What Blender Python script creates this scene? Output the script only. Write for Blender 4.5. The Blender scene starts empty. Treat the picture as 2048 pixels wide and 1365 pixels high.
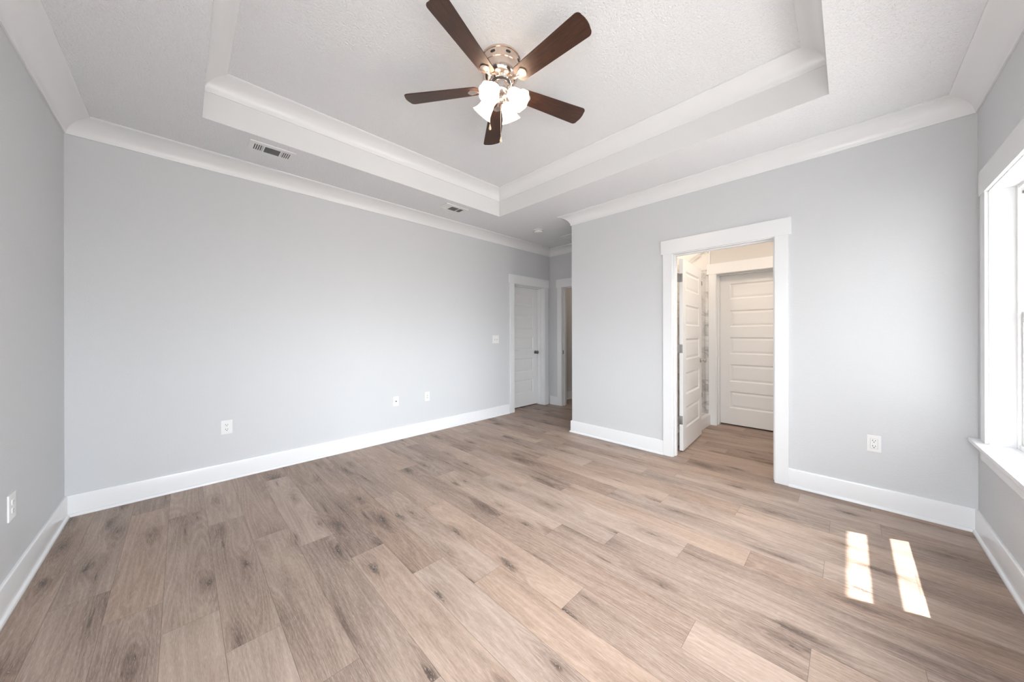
import bpy, bmesh, math, random
from mathutils import Matrix, Vector
PI = math.pi
R_ = math.radians
S = bpy.context.scene
COL = S.collection

# ------------------------------------------------------------------ camera
cam_d = bpy.data.cameras.new('camera'); cam = bpy.data.objects.new('camera', cam_d); COL.objects.link(cam)
cam_d.sensor_width = 36.0; cam_d.lens = 36.0 * 666.81 / 2048.0
cam_d.shift_x = 0.0; cam_d.shift_y = (668.83 - 682.5) / 2048.0
cam_d.clip_start = 0.02
EYE = 1.248
cam.matrix_world = (Matrix.Translation((0, 0, EYE)) @ Matrix.Rotation(R_(45.26 - 90), 4, 'Z')
                    @ Matrix.Rotation(PI / 2, 4, 'X') @ Matrix.Rotation(R_(-0.1257), 4, 'Z'))
S.camera = cam

# ------------------------------------------------------------------ room dimensions (metres, camera above the origin)
X0, X2, X4 = -0.570, 3.539, 4.691        # west wall, bathroom wall, end of the entry alcove
Y3, Y1, Y2 = -0.5705, 3.772, 2.484       # window wall, long north wall, corner of the bathroom block
ZC, ZT = 2.743, 3.043                    # ceiling, tray ceiling
TX0, TX1, TY0, TY1 = 0.101, 2.873, 0.0815, 3.121   # tray recess
WT, WTE = 0.19, 0.115                    # thickness of the north wall and of the bathroom wall
BX = 5.165                               # far wall of the bathroom
DX0, DX1, DZ = 3.780, 4.537, 2.060       # closet doorway in the north wall
BY0, BY1 = 0.435, 1.256                  # bathroom doorway in the east wall
HY0, HY1 = 2.740, 3.502                  # hall doorway at the end of the alcove
CY0, CY1 = 0.500, 1.266                  # linen closet doorway in the bathroom
WX0, WX1, WZ0, WZ1 = 2.430, 3.287, 0.585, 2.066     # the window
VX0, VX1 = 0.850, 1.707                 # added unseen window nearer the camera, for more daylight
UX0, UX1 = -0.380, 0.477  # added unseen window nearest the camera, lifts the left side
EY0, EY1 = -0.440, 0.417                  # added unseen window in the west wall, lights the east wall
WOUT = -0.760                            # outer face of the window wall

# ------------------------------------------------------------------ light and exposure
S.view_settings.view_transform = 'Standard'; S.view_settings.look = 'None'
S.view_settings.gamma = 1.0; S.view_settings.use_curve_mapping = False
S.view_settings.exposure = 0.07
S.cycles.max_bounces = 14; S.cycles.diffuse_bounces = 8; S.cycles.glossy_bounces = 4
S.cycles.transmission_bounces = 8; S.cycles.transparent_max_bounces = 12
S.cycles.sample_clamp_indirect = 8.0
SKY = 27.5; GROUND = 0.36
W = bpy.data.worlds.new('world'); S.world = W; W.use_nodes = True
bg = W.node_tree.nodes['Background']
bg.inputs['Strength'].default_value = SKY
_nt = W.node_tree; _tc = _nt.nodes.new('ShaderNodeTexCoord'); _sp = _nt.nodes.new('ShaderNodeSeparateXYZ'); _cr = _nt.nodes.new('ShaderNodeValToRGB')
_mr = _nt.nodes.new('ShaderNodeMapRange'); _mr.inputs[1].default_value = -1.0
_nt.links.new(_tc.outputs['Generated'], _sp.inputs[0]); _nt.links.new(_sp.outputs[2], _mr.inputs[0]); _nt.links.new(_mr.outputs[0], _cr.inputs[0])
_el = _cr.color_ramp.elements
_el[0].position = 0.44; _el[0].color = (GROUND * 1.0, GROUND * 0.98, GROUND * 0.94, 1)      # pale ground below the horizon
_el[1].position = 0.58; _el[1].color = (0.90, 0.955, 1.0, 1)                                  # bright hazy sky
_nt.links.new(_cr.outputs[0], bg.inputs['Color'])

def light(name, kind, loc, energy, color=(1, 1, 1), **kw):
    d = bpy.data.lights.new(name, kind); d.energy = energy; d.color = color
    for k, v in kw.items(): setattr(d, k, v)
    o = bpy.data.objects.new(name, d); COL.objects.link(o); o.location = loc
    return o
sun_dir = Vector((-0.152, 0.433, -1.0))
sun = light('sun', 'SUN', (3, -4, 6), 23.0, (1.0, 0.95, 0.88), angle=R_(0.55))
sun.rotation_euler = sun_dir.to_track_quat('-Z', 'Y').to_euler()
for c, n in ([(((a + c) / 2, WOUT - 0.02), (0, 1, 0)) for a, c in ((WX0, WX1), (VX0, VX1), (UX0, UX1))] + [((X0 - 0.21, (EY0 + EY1) / 2), (1, 0, 0))]):
    p = light('window_daylight', 'AREA', (*c, (WZ0 + WZ1) / 2), 1.0, shape='RECTANGLE', size=WX1 - WX0, size_y=WZ1 - WZ0)
    p.rotation_euler = Vector(n).to_track_quat('-Z', 'Y').to_euler()
    p.data.cycles.is_portal = True

# ------------------------------------------------------------------ materials
def newmat(name):
    m = bpy.data.materials.new(name); m.use_nodes = True
    nt = m.node_tree; b = nt.nodes['Principled BSDF']
    return m, nt, b
def nd(nt, t, **kw):
    n = nt.nodes.new(t)
    for k, v in kw.items():
        if k in n.inputs: n.inputs[k].default_value = v
        else: setattr(n, k, v)
    return n
def mth(nt, op, a, b=None, c=None, clamp=False):
    n = nt.nodes.new('ShaderNodeMath'); n.operation = op; n.use_clamp = clamp
    for i, v in enumerate((a, b, c)):
        if v is None: continue
        if isinstance(v, (int, float)): n.inputs[i].default_value = v
        else: nt.links.new(v, n.inputs[i])
    return n.outputs[0]
def mixc(nt, f, a, b, blend='MIX'):
    n = nt.nodes.new('ShaderNodeMix'); n.data_type = 'RGBA'; n.blend_type = blend
    for i, v in ((0, f), (6, a), (7, b)):
        if isinstance(v, (int, float)): n.inputs[i].default_value = v
        elif isinstance(v, tuple): n.inputs[i].default_value = (*v, 1) if len(v) == 3 else v
        else: nt.links.new(v, n.inputs[i])
    return n.outputs[2]
def ramp(nt, f, stops):
    n = nt.nodes.new('ShaderNodeValToRGB'); cr = n.color_ramp
    while len(cr.elements) > len(stops): cr.elements.remove(cr.elements[-1])
    while len(cr.elements) < len(stops): cr.elements.new(0.5)
    for e, (p, c) in zip(cr.elements, stops):
        e.position = p; e.color = (*c, 1) if len(c) == 3 else c
    nt.links.new(f, n.inputs[0]); return n.outputs[0]
def paint(name, col, rough=0.5, bump=None, spec=0.5):
    m, nt, b = newmat(name)
    b.inputs['Base Color'].default_value = (*col, 1); b.inputs['Roughness'].default_value = rough
    b.inputs['Specular IOR Level'].default_value = spec
    if bump:
        sc, st, dist, det, distort = bump
        g = nd(nt, 'ShaderNodeNewGeometry')
        n = nd(nt, 'ShaderNodeTexNoise', Scale=sc, Detail=det, Roughness=0.55, Distortion=distort)
        nt.links.new(g.outputs['Position'], n.inputs['Vector'])
        bp = nd(nt, 'ShaderNodeBump', Strength=st, Distance=dist)
        nt.links.new(n.outputs[0], bp.inputs['Height']); nt.links.new(bp.outputs[0], b.inputs['Normal'])
    return m
M = {}
M['wall'] = paint('wall_paint', (0.612, 0.625, 0.642), 0.55, (140, 0.25, 0.004, 2, 0.2))
M['bathwall'] = paint('bathroom_paint', (0.60, 0.585, 0.57), 0.55, (140, 0.25, 0.004, 2, 0.2))
M['trim'] = paint('trim_enamel', (0.785, 0.795, 0.81), 0.22)
M['crown'] = paint('crown_enamel', (0.775, 0.785, 0.80), 0.26)
M['tray'] = paint('tray_paint', (0.72, 0.727, 0.735), 0.5)
M['door'] = paint('door_enamel', (0.80, 0.80, 0.80), 0.30)
M['vinyl'] = paint('white_vinyl', (0.83, 0.83, 0.83), 0.3)
M['plastic'] = paint('white_plastic', (0.80, 0.80, 0.80), 0.3)
M['ventpaint'] = paint('register_enamel', (0.78, 0.78, 0.78), 0.4)
M['slot'] = paint('dark_slot', (0.03, 0.03, 0.03), 0.7)
M['slotgrey'] = paint('grey_slot', (0.35, 0.35, 0.35), 0.5)
M['louvregrey'] = paint('shaded_louvre_grey', (0.30, 0.30, 0.30), 0.8)  # for the centre louvres: dimness of the duct put into their colour
M['skyblock'] = paint('sky_block_grey', (0.22, 0.22, 0.22), 0.8)  # for the added outside block, dark to keep its bounce low
M['eave'] = paint('eave_paint', (0.7, 0.7, 0.7), 0.7)

def ceiling_mat():
    m, nt, b = newmat('ceiling_knockdown')
    b.inputs['Base Color'].default_value = (0.79, 0.80, 0.82, 1); b.inputs['Roughness'].default_value = 0.7
    g = nd(nt, 'ShaderNodeNewGeometry')
    n = nd(nt, 'ShaderNodeTexNoise', Scale=88, Detail=2, Roughness=0.6, Distortion=0.6)
    nt.links.new(g.outputs['Position'], n.inputs['Vector'])
    h = mth(nt, 'SMOOTH_MIN', n.outputs[0], 0.60, 0.08)
    bp = nd(nt, 'ShaderNodeBump', Strength=0.85, Distance=0.010)
    nt.links.new(h, bp.inputs['Height']); nt.links.new(bp.outputs[0], b.inputs['Normal'])
    return m
M['ceiling'] = ceiling_mat()

def metal(name, col, rough, brush=0.0):
    m, nt, b = newmat(name)
    b.inputs['Base Color'].default_value = (*col, 1); b.inputs['Metallic'].default_value = 1.0
    b.inputs['Roughness'].default_value = rough
    if brush:
        g = nd(nt, 'ShaderNodeTexCoord'); n = nd(nt, 'ShaderNodeTexNoise', Scale=90, Detail=2)
        nt.links.new(g.outputs['Object'], n.inputs['Vector'])
        r = mth(nt, 'MULTIPLY_ADD', n.outputs[0], brush, rough - brush / 2)
        nt.links.new(r, b.inputs['Roughness'])
    return m
M['nickel'] = metal('satin_nickel', (0.62, 0.59, 0.56), 0.22, 0.08)
M['chrome'] = metal('polished_nickel', (0.72, 0.70, 0.68), 0.10)
M['lampnickel'] = metal('lamplit_nickel', (0.74, 0.61, 0.53), 0.17, 0.06)  # nickel with the bulbs' warm light put into its colour
M['hinge'] = metal('hinge_nickel', (0.36, 0.35, 0.34), 0.45)
M['darknickel'] = metal('dark_nickel', (0.25, 0.24, 0.23), 0.28)

def glass_mat():
    m = bpy.data.materials.new('window_glass'); m.use_nodes = True; nt = m.node_tree
    nt.nodes.clear()
    out = nd(nt, 'ShaderNodeOutputMaterial'); t = nd(nt, 'ShaderNodeBsdfTransparent')
    t.inputs[0].default_value = (0.985, 0.987, 0.986, 1)
    gl = nd(nt, 'ShaderNodeBsdfGlossy', Roughness=0.01); fr = nd(nt, 'ShaderNodeFresnel', IOR=1.45)
    mx = nd(nt, 'ShaderNodeMixShader'); ge = nd(nt, 'ShaderNodeNewGeometry')
    # thin pane: the same reflectance on both faces
    nt.links.new(mth(nt, 'MULTIPLY_ADD', ge.outputs['Backfacing'], 1 / 1.45 - 1.45, 1.45), fr.inputs['IOR'])
    nt.links.new(fr.outputs[0], mx.inputs[0]); nt.links.new(t.outputs[0], mx.inputs[1]); nt.links.new(gl.outputs[0], mx.inputs[2])
    nt.links.new(mx.outputs[0], out.inputs[0]); return m
M['glass'] = glass_mat()

def shade_mat():
    m = bpy.data.materials.new('frosted_shade_glass'); m.use_nodes = True; nt = m.node_tree; nt.nodes.clear()
    out = nd(nt, 'ShaderNodeOutputMaterial')
    t = nd(nt, 'ShaderNodeBsdfTranslucent'); t.inputs[0].default_value = (0.92, 0.90, 0.87, 1)
    d = nd(nt, 'ShaderNodeBsdfDiffuse'); d.inputs[0].default_value = (0.9, 0.89, 0.87, 1)
    mx = nd(nt, 'ShaderNodeMixShader'); mx.inputs[0].default_value = 0.45
    gl = nd(nt, 'ShaderNodeBsdfGlossy', Roughness=0.15); m2 = nd(nt, 'ShaderNodeMixShader'); m2.inputs[0].default_value = 0.04
    nt.links.new(t.outputs[0], mx.inputs[1]); nt.links.new(d.outputs[0], mx.inputs[2])
    nt.links.new(mx.outputs[0], m2.inputs[1]); nt.links.new(gl.outputs[0], m2.inputs[2])
    nt.links.new(m2.outputs[0], out.inputs[0]); return m
M['shade'] = shade_mat()
def emit(name, col, st):
    m, nt, b = newmat(name)
    b.inputs['Base Color'].default_value = (*col, 1)
    b.inputs['Emission Color'].default_value = (*col, 1); b.inputs['Emission Strength'].default_value = st
    return m
BULB = 115.0
M['bulb'] = emit('lit_bulb', (1.0, 0.79, 0.60), BULB)
M['diffuser'] = emit('added_lamp_diffuser', (1.0, 0.83, 0.66), 68.0)  # glow of the lamps added over bathroom and shower
M['halldiffuser'] = emit('hall_added_lamp_diffuser', (1.0, 0.84, 0.68), 25.0)  # glow of the lamp added in the hall

def floor_mat():
    m, nt, b = newmat('oak_plank_floor')
    uv = nd(nt, 'ShaderNodeUVMap', uv_map='plank'); sp = nd(nt, 'ShaderNodeSeparateXYZ'); nt.links.new(uv.outputs[0], sp.inputs[0])
    u, v = sp.outputs[0], sp.outputs[1]
    tone = nd(nt, 'ShaderNodeAttribute', attribute_name='tone').outputs['Fac']
    seed = nd(nt, 'ShaderNodeAttribute', attribute_name='seed').outputs['Fac']
    hue = nd(nt, 'ShaderNodeAttribute', attribute_name='hue').outputs['Fac']
    su = mth(nt, 'MULTIPLY', seed, 61.7); sv = mth(nt, 'MULTIPLY', seed, 23.3)
    def vec(ku, kv, kz=7.0):
        c = nd(nt, 'ShaderNodeCombineXYZ')
        nt.links.new(mth(nt, 'MULTIPLY_ADD', u, ku, su), c.inputs[0])
        nt.links.new(mth(nt, 'MULTIPLY_ADD', v, kv, sv), c.inputs[1])
        nt.links.new(mth(nt, 'MULTIPLY', seed, kz), c.inputs[2]); return c.outputs[0]
    def noise(ve, detail=2, rough=0.5, dist=0.0):
        n = nd(nt, 'ShaderNodeTexNoise', Scale=1.0, Detail=detail, Roughness=rough, Distortion=dist)
        nt.links.new(ve, n.inputs['Vector']); return n.outputs[0]
    # knots: stretched along the plank, each with a dark heart and a smoky tail
    wob = noise(vec(7, 26), 3, 0.6)
    def knots(ku, kvv, thr, off):
        kv = nd(nt, 'ShaderNodeCombineXYZ')
        nt.links.new(mth(nt, 'ADD', mth(nt, 'ADD', mth(nt, 'MULTIPLY_ADD', u, ku, su), mth(nt, 'MULTIPLY', wob, 0.30)), off), kv.inputs[0])
        nt.links.new(mth(nt, 'ADD', mth(nt, 'ADD', mth(nt, 'MULTIPLY_ADD', v, kvv, sv), mth(nt, 'MULTIPLY', wob, 0.26)), off * 1.7), kv.inputs[1])
        vo = nd(nt, 'ShaderNodeTexVoronoi', Scale=1.0, Randomness=1.0, voronoi_dimensions='2D'); nt.links.new(kv.outputs[0], vo.inputs['Vector'])
        rs = nd(nt, 'ShaderNodeSeparateColor'); nt.links.new(vo.outputs['Color'], rs.inputs[0])
        on = mth(nt, 'GREATER_THAN', rs.outputs[0], thr)
        return vo.outputs['Distance'], on, rs.outputs[1]
    d1, on1, r1 = knots(2.0, 7.0, 0.55, 0.0)
    size = mth(nt, 'MULTIPLY_ADD', mth(nt, 'POWER', r1, 2.0), 0.13, 0.025)
    core = mth(nt, 'MULTIPLY', on1, mth(nt, 'SUBTRACT', 1.0, mth(nt, 'DIVIDE', d1, size), clamp=True))
    halo = mth(nt, 'MULTIPLY', on1, mth(nt, 'SUBTRACT', 1.0, mth(nt, 'DIVIDE', d1, 0.48), clamp=True))
    d2, on2, r2 = knots(1.1, 13.0, 0.66, 4.3)
    tail = mth(nt, 'MULTIPLY', on2, mth(nt, 'SUBTRACT', 1.0, mth(nt, 'DIVIDE', d2, 0.42), clamp=True))
    crackline = mth(nt, 'MULTIPLY', mth(nt, 'GREATER_THAN', r2, 0.5), mth(nt, 'MULTIPLY', on2, mth(nt, 'SUBTRACT', 1.0, mth(nt, 'DIVIDE', d2, 0.07), clamp=True)))
    # growth rings bending round the knots
    f = noise(vec(0.45, 6.5), 1.5, 0.45, 0.15)
    f = mth(nt, 'ADD', f, mth(nt, 'MULTIPLY', halo, 0.10))
    ring = mth(nt, 'MULTIPLY_ADD', mth(nt, 'SINE', mth(nt, 'MULTIPLY', f, 135.0)), 0.5, 0.5)
    ring = mth(nt, 'POWER', ring, 1.8)
    streak = noise(vec(1.1, 15), 3, 0.6, 0.5)
    cloud = noise(vec(1.8, 7.0), 2, 0.5, 0.3)
    mid = noise(vec(4.5, 90), 3, 0.6)
    fine = noise(vec(26, 380), 2, 0.65)
    pore = noise(vec(30, 640), 1, 0.5)
    t = mth(nt, 'ADD', tone, mth(nt, 'MULTIPLY_ADD', streak, 0.36, -0.18))
    t = mth(nt, 'ADD', t, mth(nt, 'MULTIPLY_ADD', cloud, 0.50, -0.25))
    t = mth(nt, 'ADD', t, mth(nt, 'MULTIPLY_ADD', ring, 0.13, -0.06))
    t = mth(nt, 'ADD', t, mth(nt, 'MULTIPLY_ADD', mid, 0.34, -0.17))
    t = mth(nt, 'ADD', t, mth(nt, 'MULTIPLY_ADD', fine, 0.70, -0.35))
    t = mth(nt, 'SUBTRACT', t, mth(nt, 'MULTIPLY', mth(nt, 'POWER', halo, 1.8), 0.36))
    t = mth(nt, 'SUBTRACT', t, mth(nt, 'MULTIPLY', mth(nt, 'POWER', tail, 1.5), 0.22))
    base = ramp(nt, t, [(0.0, (0.120, 0.083, 0.067)), (0.35, (0.262, 0.197, 0.161)), (0.6, (0.360, 0.280, 0.232)), (1.0, (0.49, 0.395, 0.335))])
    warm = mixc(nt, hue, (1.0, 0.99, 0.99), (1.05, 0.965, 0.90))
    base = mixc(nt, 1.0, base, warm, 'MULTIPLY')
    base = mixc(nt, mth(nt, 'MULTIPLY', mth(nt, 'GREATER_THAN', pore, 0.63), 0.30), base, (0.56, 0.49, 0.44))
    base = mixc(nt, mth(nt, 'MULTIPLY', mth(nt, 'POWER', core, 0.6), 0.85), base, (0.055, 0.039, 0.031))
    base = mixc(nt, mth(nt, 'MULTIPLY', mth(nt, 'POWER', crackline, 0.6), 0.70), base, (0.060, 0.043, 0.034))
    crack = mth(nt, 'MULTIPLY', mth(nt, 'GREATER_THAN', core, 0.25), mth(nt, 'GREATER_THAN', noise(vec(90, 240), 1), 0.62))
    base = mixc(nt, mth(nt, 'MULTIPLY', crack, 0.45), base, (0.60, 0.53, 0.47))
    # bevelled seams
    pl = nd(nt, 'ShaderNodeAttribute', attribute_name='plank_length').outputs['Fac']
    e1 = mth(nt, 'MINIMUM', v, mth(nt, 'SUBTRACT', 0.1835, v)); e2 = mth(nt, 'MINIMUM', u, mth(nt, 'SUBTRACT', pl, u))
    ed = mth(nt, 'MINIMUM', e1, e2)
    seam = mth(nt, 'SUBTRACT', 1.0, mth(nt, 'DIVIDE', ed, 0.0016), clamp=True)
    base = mixc(nt, mth(nt, 'MULTIPLY', seam, 0.75), base, (0.10, 0.07, 0.055))
    nt.links.new(base, b.inputs['Base Color'])
    rg = mth(nt, 'MULTIPLY_ADD', fine, 0.18, 0.36); nt.links.new(rg, b.inputs['Roughness'])
    b.inputs['Specular IOR Level'].default_value = 0.35
    hgt = mth(nt, 'SUBTRACT', mth(nt, 'MULTIPLY', fine, 0.25), mth(nt, 'MULTIPLY', seam, 1.0))
    bp = nd(nt, 'ShaderNodeBump', Strength=0.35, Distance=0.0012)
    nt.links.new(hgt, bp.inputs['Height']); nt.links.new(bp.outputs[0], b.inputs['Normal'])
    return m
M['floor'] = floor_mat()

def blade_mat():
    m, nt, b = newmat('walnut_blade')
    tc = nd(nt, 'ShaderNodeTexCoord'); mp = nd(nt, 'ShaderNodeMapping'); mp.inputs['Scale'].default_value = (9, 130, 60)
    nt.links.new(tc.outputs['Object'], mp.inputs[0])
    n = nd(nt, 'ShaderNodeTexNoise', Scale=1.0, Detail=4, Roughness=0.65); nt.links.new(mp.outputs[0], n.inputs['Vector'])
    c = ramp(nt, n.outputs[0], [(0.3, (0.024, 0.010, 0.006)), (0.55, (0.052, 0.021, 0.012)), (0.8, (0.09, 0.038, 0.022))])
    nt.links.new(c, b.inputs['Base Color']); b.inputs['Roughness'].default_value = 0.42
    return m
M['blade'] = blade_mat()

def marble_mat():
    m, nt, b = newmat('marble_tile')
    g = nd(nt, 'ShaderNodeNewGeometry'); sp = nd(nt, 'ShaderNodeSeparateXYZ'); nt.links.new(g.outputs['Position'], sp.inputs[0])
    # tile grid 0.30 x 0.60 on the walls: horizontal axis is x + y
    h = mth(nt, 'ADD', sp.outputs[0], sp.outputs[1])
    iz = mth(nt, 'FLOOR', mth(nt, 'DIVIDE', sp.outputs[2], 0.305)); ih = mth(nt, 'FLOOR', mth(nt, 'DIVIDE', mth(nt, 'MULTIPLY_ADD', iz, 0.3, h), 0.61))
    off = nd(nt, 'ShaderNodeCombineXYZ'); nt.links.new(mth(nt, 'MULTIPLY', iz, 3.7), off.inputs[0]); nt.links.new(mth(nt, 'MULTIPLY', ih, 5.1), off.inputs[1])
    ad = nd(nt, 'ShaderNodeVectorMath', operation='ADD'); nt.links.new(g.outputs['Position'], ad.inputs[0]); nt.links.new(off.outputs[0], ad.inputs[1])
    n = nd(nt, 'ShaderNodeTexNoise', Scale=2.6, Detail=5, Roughness=0.6, Distortion=0.8); nt.links.new(ad.outputs[0], n.inputs['Vector'])
    vein = mth(nt, 'ABSOLUTE', mth(nt, 'SUBTRACT', n.outputs[0], 0.5))
    c = ramp(nt, vein, [(0.0, (0.36, 0.35, 0.34)), (0.02, (0.52, 0.51, 0.50)), (0.07, (0.70, 0.69, 0.68)), (0.3, (0.78, 0.775, 0.77))])
    fz = mth(nt, 'FRACT', mth(nt, 'DIVIDE', sp.outputs[2], 0.305)); fh = mth(nt, 'FRACT', mth(nt, 'DIVIDE', mth(nt, 'MULTIPLY_ADD', iz, 0.3, h), 0.61))
    gz = mth(nt, 'LESS_THAN', fz, 0.010); gh = mth(nt, 'LESS_THAN', fh, 0.005)
    c = mixc(nt, mth(nt, 'MULTIPLY', mth(nt, 'MAXIMUM', gz, gh), 0.7), c, (0.5, 0.49, 0.48))
    nt.links.new(c, b.inputs['Base Color']); b.inputs['Roughness'].default_value = 0.25
    return m
M['marble'] = marble_mat()

# ------------------------------------------------------------------ mesh helpers
class MB:
    def __init__(s): s.bm = bmesh.new()
    def _merge(s, b2, mat=None):
        me = bpy.data.meshes.new('tmp'); b2.to_mesh(me); b2.free()
        if mat is not None: me.transform(mat)
        s.bm.from_mesh(me); bpy.data.meshes.remove(me); return s
    def box(s, x0, x1, y0, y1, z0, z1, bev=0.0, seg=2, mat=None):
        b = bmesh.new()
        bmesh.ops.create_cube(b, size=1.0)
        for v in b.verts:
            v.co = Vector(((x0 + x1) / 2 + v.co.x * (x1 - x0), (y0 + y1) / 2 + v.co.y * (y1 - y0), (z0 + z1) / 2 + v.co.z * (z1 - z0)))
        if bev: bmesh.ops.bevel(b, geom=b.edges[:], offset=bev, segments=seg, profile=0.7, affect='EDGES')
        return s._merge(b, mat)
    def poly(s, pts, y0, y1, bev=0.0, mat=None):
        """outline in x,z extruded along y"""
        b = bmesh.new()
        vs = [b.verts.new((p[0], y0, p[1])) for p in pts]; f = b.faces.new(vs)
        r = bmesh.ops.extrude_face_region(b, geom=[f])
        for v in r['geom']:
            if isinstance(v, bmesh.types.BMVert): v.co.y = y1
        bmesh.ops.recalc_face_normals(b, faces=b.faces[:])
        if bev:
            ed = [e for e in b.edges if abs(e.verts[0].co.y - e.verts[1].co.y) < 1e-7]
            bmesh.ops.bevel(b, geom=ed, offset=bev, segments=2, profile=0.7, affect='EDGES')
        return s._merge(b, mat)
    def lathe(s, prof, n=48, mat=None, cap0=True, cap1=True, wave=None):
        b = bmesh.new(); rings = []
        for k, (r, z) in enumerate(prof):
            row = []
            for i in range(n):
                a = 2 * PI * i / n; rr = r * (1 + (wave(k, a) if wave else 0))
                row.append(b.verts.new((rr * math.cos(a), rr * math.sin(a), z)))
            rings.append(row)
        for a, c in zip(rings, rings[1:]):
            for i in range(n): b.faces.new((a[i], a[(i + 1) % n], c[(i + 1) % n], c[i]))
        if cap0: b.faces.new(rings[0][::-1])
        if cap1: b.faces.new(rings[-1])
        bmesh.ops.recalc_face_normals(b, faces=b.faces[:])
        return s._merge(b, mat)
    def tube(s, pts, rad, n=12, mat=None):
        b = bmesh.new(); rings = []; pts = [Vector(p) for p in pts]
        rad = rad if isinstance(rad, (list, tuple)) else [rad] * len(pts)
        for i, p in enumerate(pts):
            t = (pts[min(i + 1, len(pts) - 1)] - pts[max(i - 1, 0)]).normalized()
            up = Vector((0, 0, 1)) if abs(t.z) < 0.95 else Vector((1, 0, 0))
            a = t.cross(up).normalized(); c = a.cross(t)
            rings.append([b.verts.new(p + (a * math.cos(2 * PI * k / n) + c * math.sin(2 * PI * k / n)) * rad[i]) for k in range(n)])
        for a, c in zip(rings, rings[1:]):
            for k in range(n): b.faces.new((a[k], a[(k + 1) % n], c[(k + 1) % n], c[k]))
        b.faces.new(rings[0][::-1]); b.faces.new(rings[-1])
        bmesh.ops.recalc_face_normals(b, faces=b.faces[:])
        return s._merge(b, mat)
    def sphere(s, c, r, sz=1.0, n=20):
        b = bmesh.new(); bmesh.ops.create_uvsphere(b, u_segments=n, v_segments=n // 2, radius=r)
        for v in b.verts: v.co.z *= sz
        return s._merge(b, Matrix.Translation(c))
    def run(s, a, b_, prof, ea=0, eb=0):
        """profile (out, z) swept on the floor plan from a to b; the room is on the left. ends: 0 square, -1 inside mitre, +1 outside mitre"""
        a = Vector(a); b_ = Vector(b_); d = (b_ - a).normalized(); nrm = Vector((-d.y, d.x))
        b = bmesh.new(); r0 = []; r1 = []
        for o, z in prof:
            p = a + nrm * o - d * (ea * o); q = b_ + nrm * o + d * (eb * o)
            r0.append(b.verts.new((p.x, p.y, z))); r1.append(b.verts.new((q.x, q.y, z)))
        n = len(prof)
        for i in range(n): b.faces.new((r0[i], r0[(i + 1) % n], r1[(i + 1) % n], r1[i]))
        b.faces.new(r0); b.faces.new(r1[::-1])
        bmesh.ops.recalc_face_normals(b, faces=b.faces[:])
        return s._merge(b)
    def build(s, name, mat, parent=None, smooth=None):
        me = bpy.data.meshes.new(name); s.bm.to_mesh(me); s.bm.free()
        o = bpy.data.objects.new(name, me); COL.objects.link(o)
        if mat is not None: me.materials.append(M[mat] if isinstance(mat, str) else mat)
        if parent is not None: o.parent = parent
        if smooth is not None:
            for p in me.polygons: p.use_smooth = True
            me.set_sharp_from_angle(angle=R_(smooth))
        return o
def tag(o, label=None, cat=None, group=None, kind=None):
    for k, v in (('label', label), ('category', cat), ('group', group), ('kind', kind)):
        if v: o[k] = v
    return o
def empty(name, loc, rz=0.0, **kw):
    o = bpy.data.objects.new(name, None); COL.objects.link(o); o.location = loc; o.rotation_euler = (0, 0, rz)
    o.empty_display_size = 0.1
    return tag(o, **kw)
def copy_tree(o, parent=None):
    c = o.copy(); COL.objects.link(c); c.parent = parent
    for ch in list(o.children): copy_tree(ch, c)
    return c
def struct(mb, name, mat, label, cat, smooth=None):
    return tag(mb.build(name, mat, None, smooth), label, cat, kind='structure')

# ------------------------------------------------------------------ floor: one mesh, a face per plank
def build_floor():
    rnd = random.Random(11)
    PW, PL, OX = 0.1835, 1.2192, 0.12
    joints = {-4: 2.905, -3: 2.539, -2: 2.252, -1: 2.011, 0: 1.718, 1: 1.329, 2: 2.270, 3: 1.955, 4: 1.599, 5: 1.321, 6: 2.137,
              7: 0.470, 8: 1.325, 9: 1.020, 10: 1.894, 11: 0.396, 12: 0.094, 13: 0.979, 14: 0.552, 15: 0.087, 16: -0.144}
    tones = TONES
    x_min, x_max, y_min, y_max = X0 - 0.15, 7.6, WOUT, 5.0
    bm = bmesh.new(); uvl = bm.loops.layers.uv.new('plank')
    lay = {k: bm.faces.layers.float.new(k) for k in ('tone', 'seed', 'hue', 'plank_length')}
    for k in range(-5, 42):
        xa, xb = OX + (k) * PW, OX + (k + 1) * PW
        if xb <= x_min or xa >= x_max: continue
        jy = joints.get(k, rnd.uniform(0, PL)); n0 = math.floor((y_min - jy) / PL)
        y = jy + n0 * PL; i = n0
        while y < y_max:
            a, c = max(y, y_min), min(y + PL, y_max)
            if c - a > 1e-4:
                xx0, xx1 = max(xa, x_min), min(xb, x_max)
                f = bm.faces.new([bm.verts.new(p) for p in ((xx0, a, 0), (xx1, a, 0), (xx1, c, 0), (xx0, c, 0))])
                for l in f.loops: l[uvl].uv = (l.vert.co.y - y, l.vert.co.x - xa)
                tv, hv = tones.get((k, i), (None, None))
                r1, r2, r3 = rnd.gauss(0.50, 0.085), rnd.random(), rnd.random()
                f[lay['tone']] = tv if tv is not None else min(0.72, max(0.3, r1))
                f[lay['hue']] = hv if hv is not None else r2
                f[lay['seed']] = r3; f[lay['plank_length']] = PL
            y += PL; i += 1
    # slab underneath, so that the floor has thickness
    b = MB(); b.bm.free(); b.bm = bm
    o = struct(b, 'floor', 'floor', 'light greyed oak plank floor running through room, bathroom and hall', 'floor')
    return o
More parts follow.
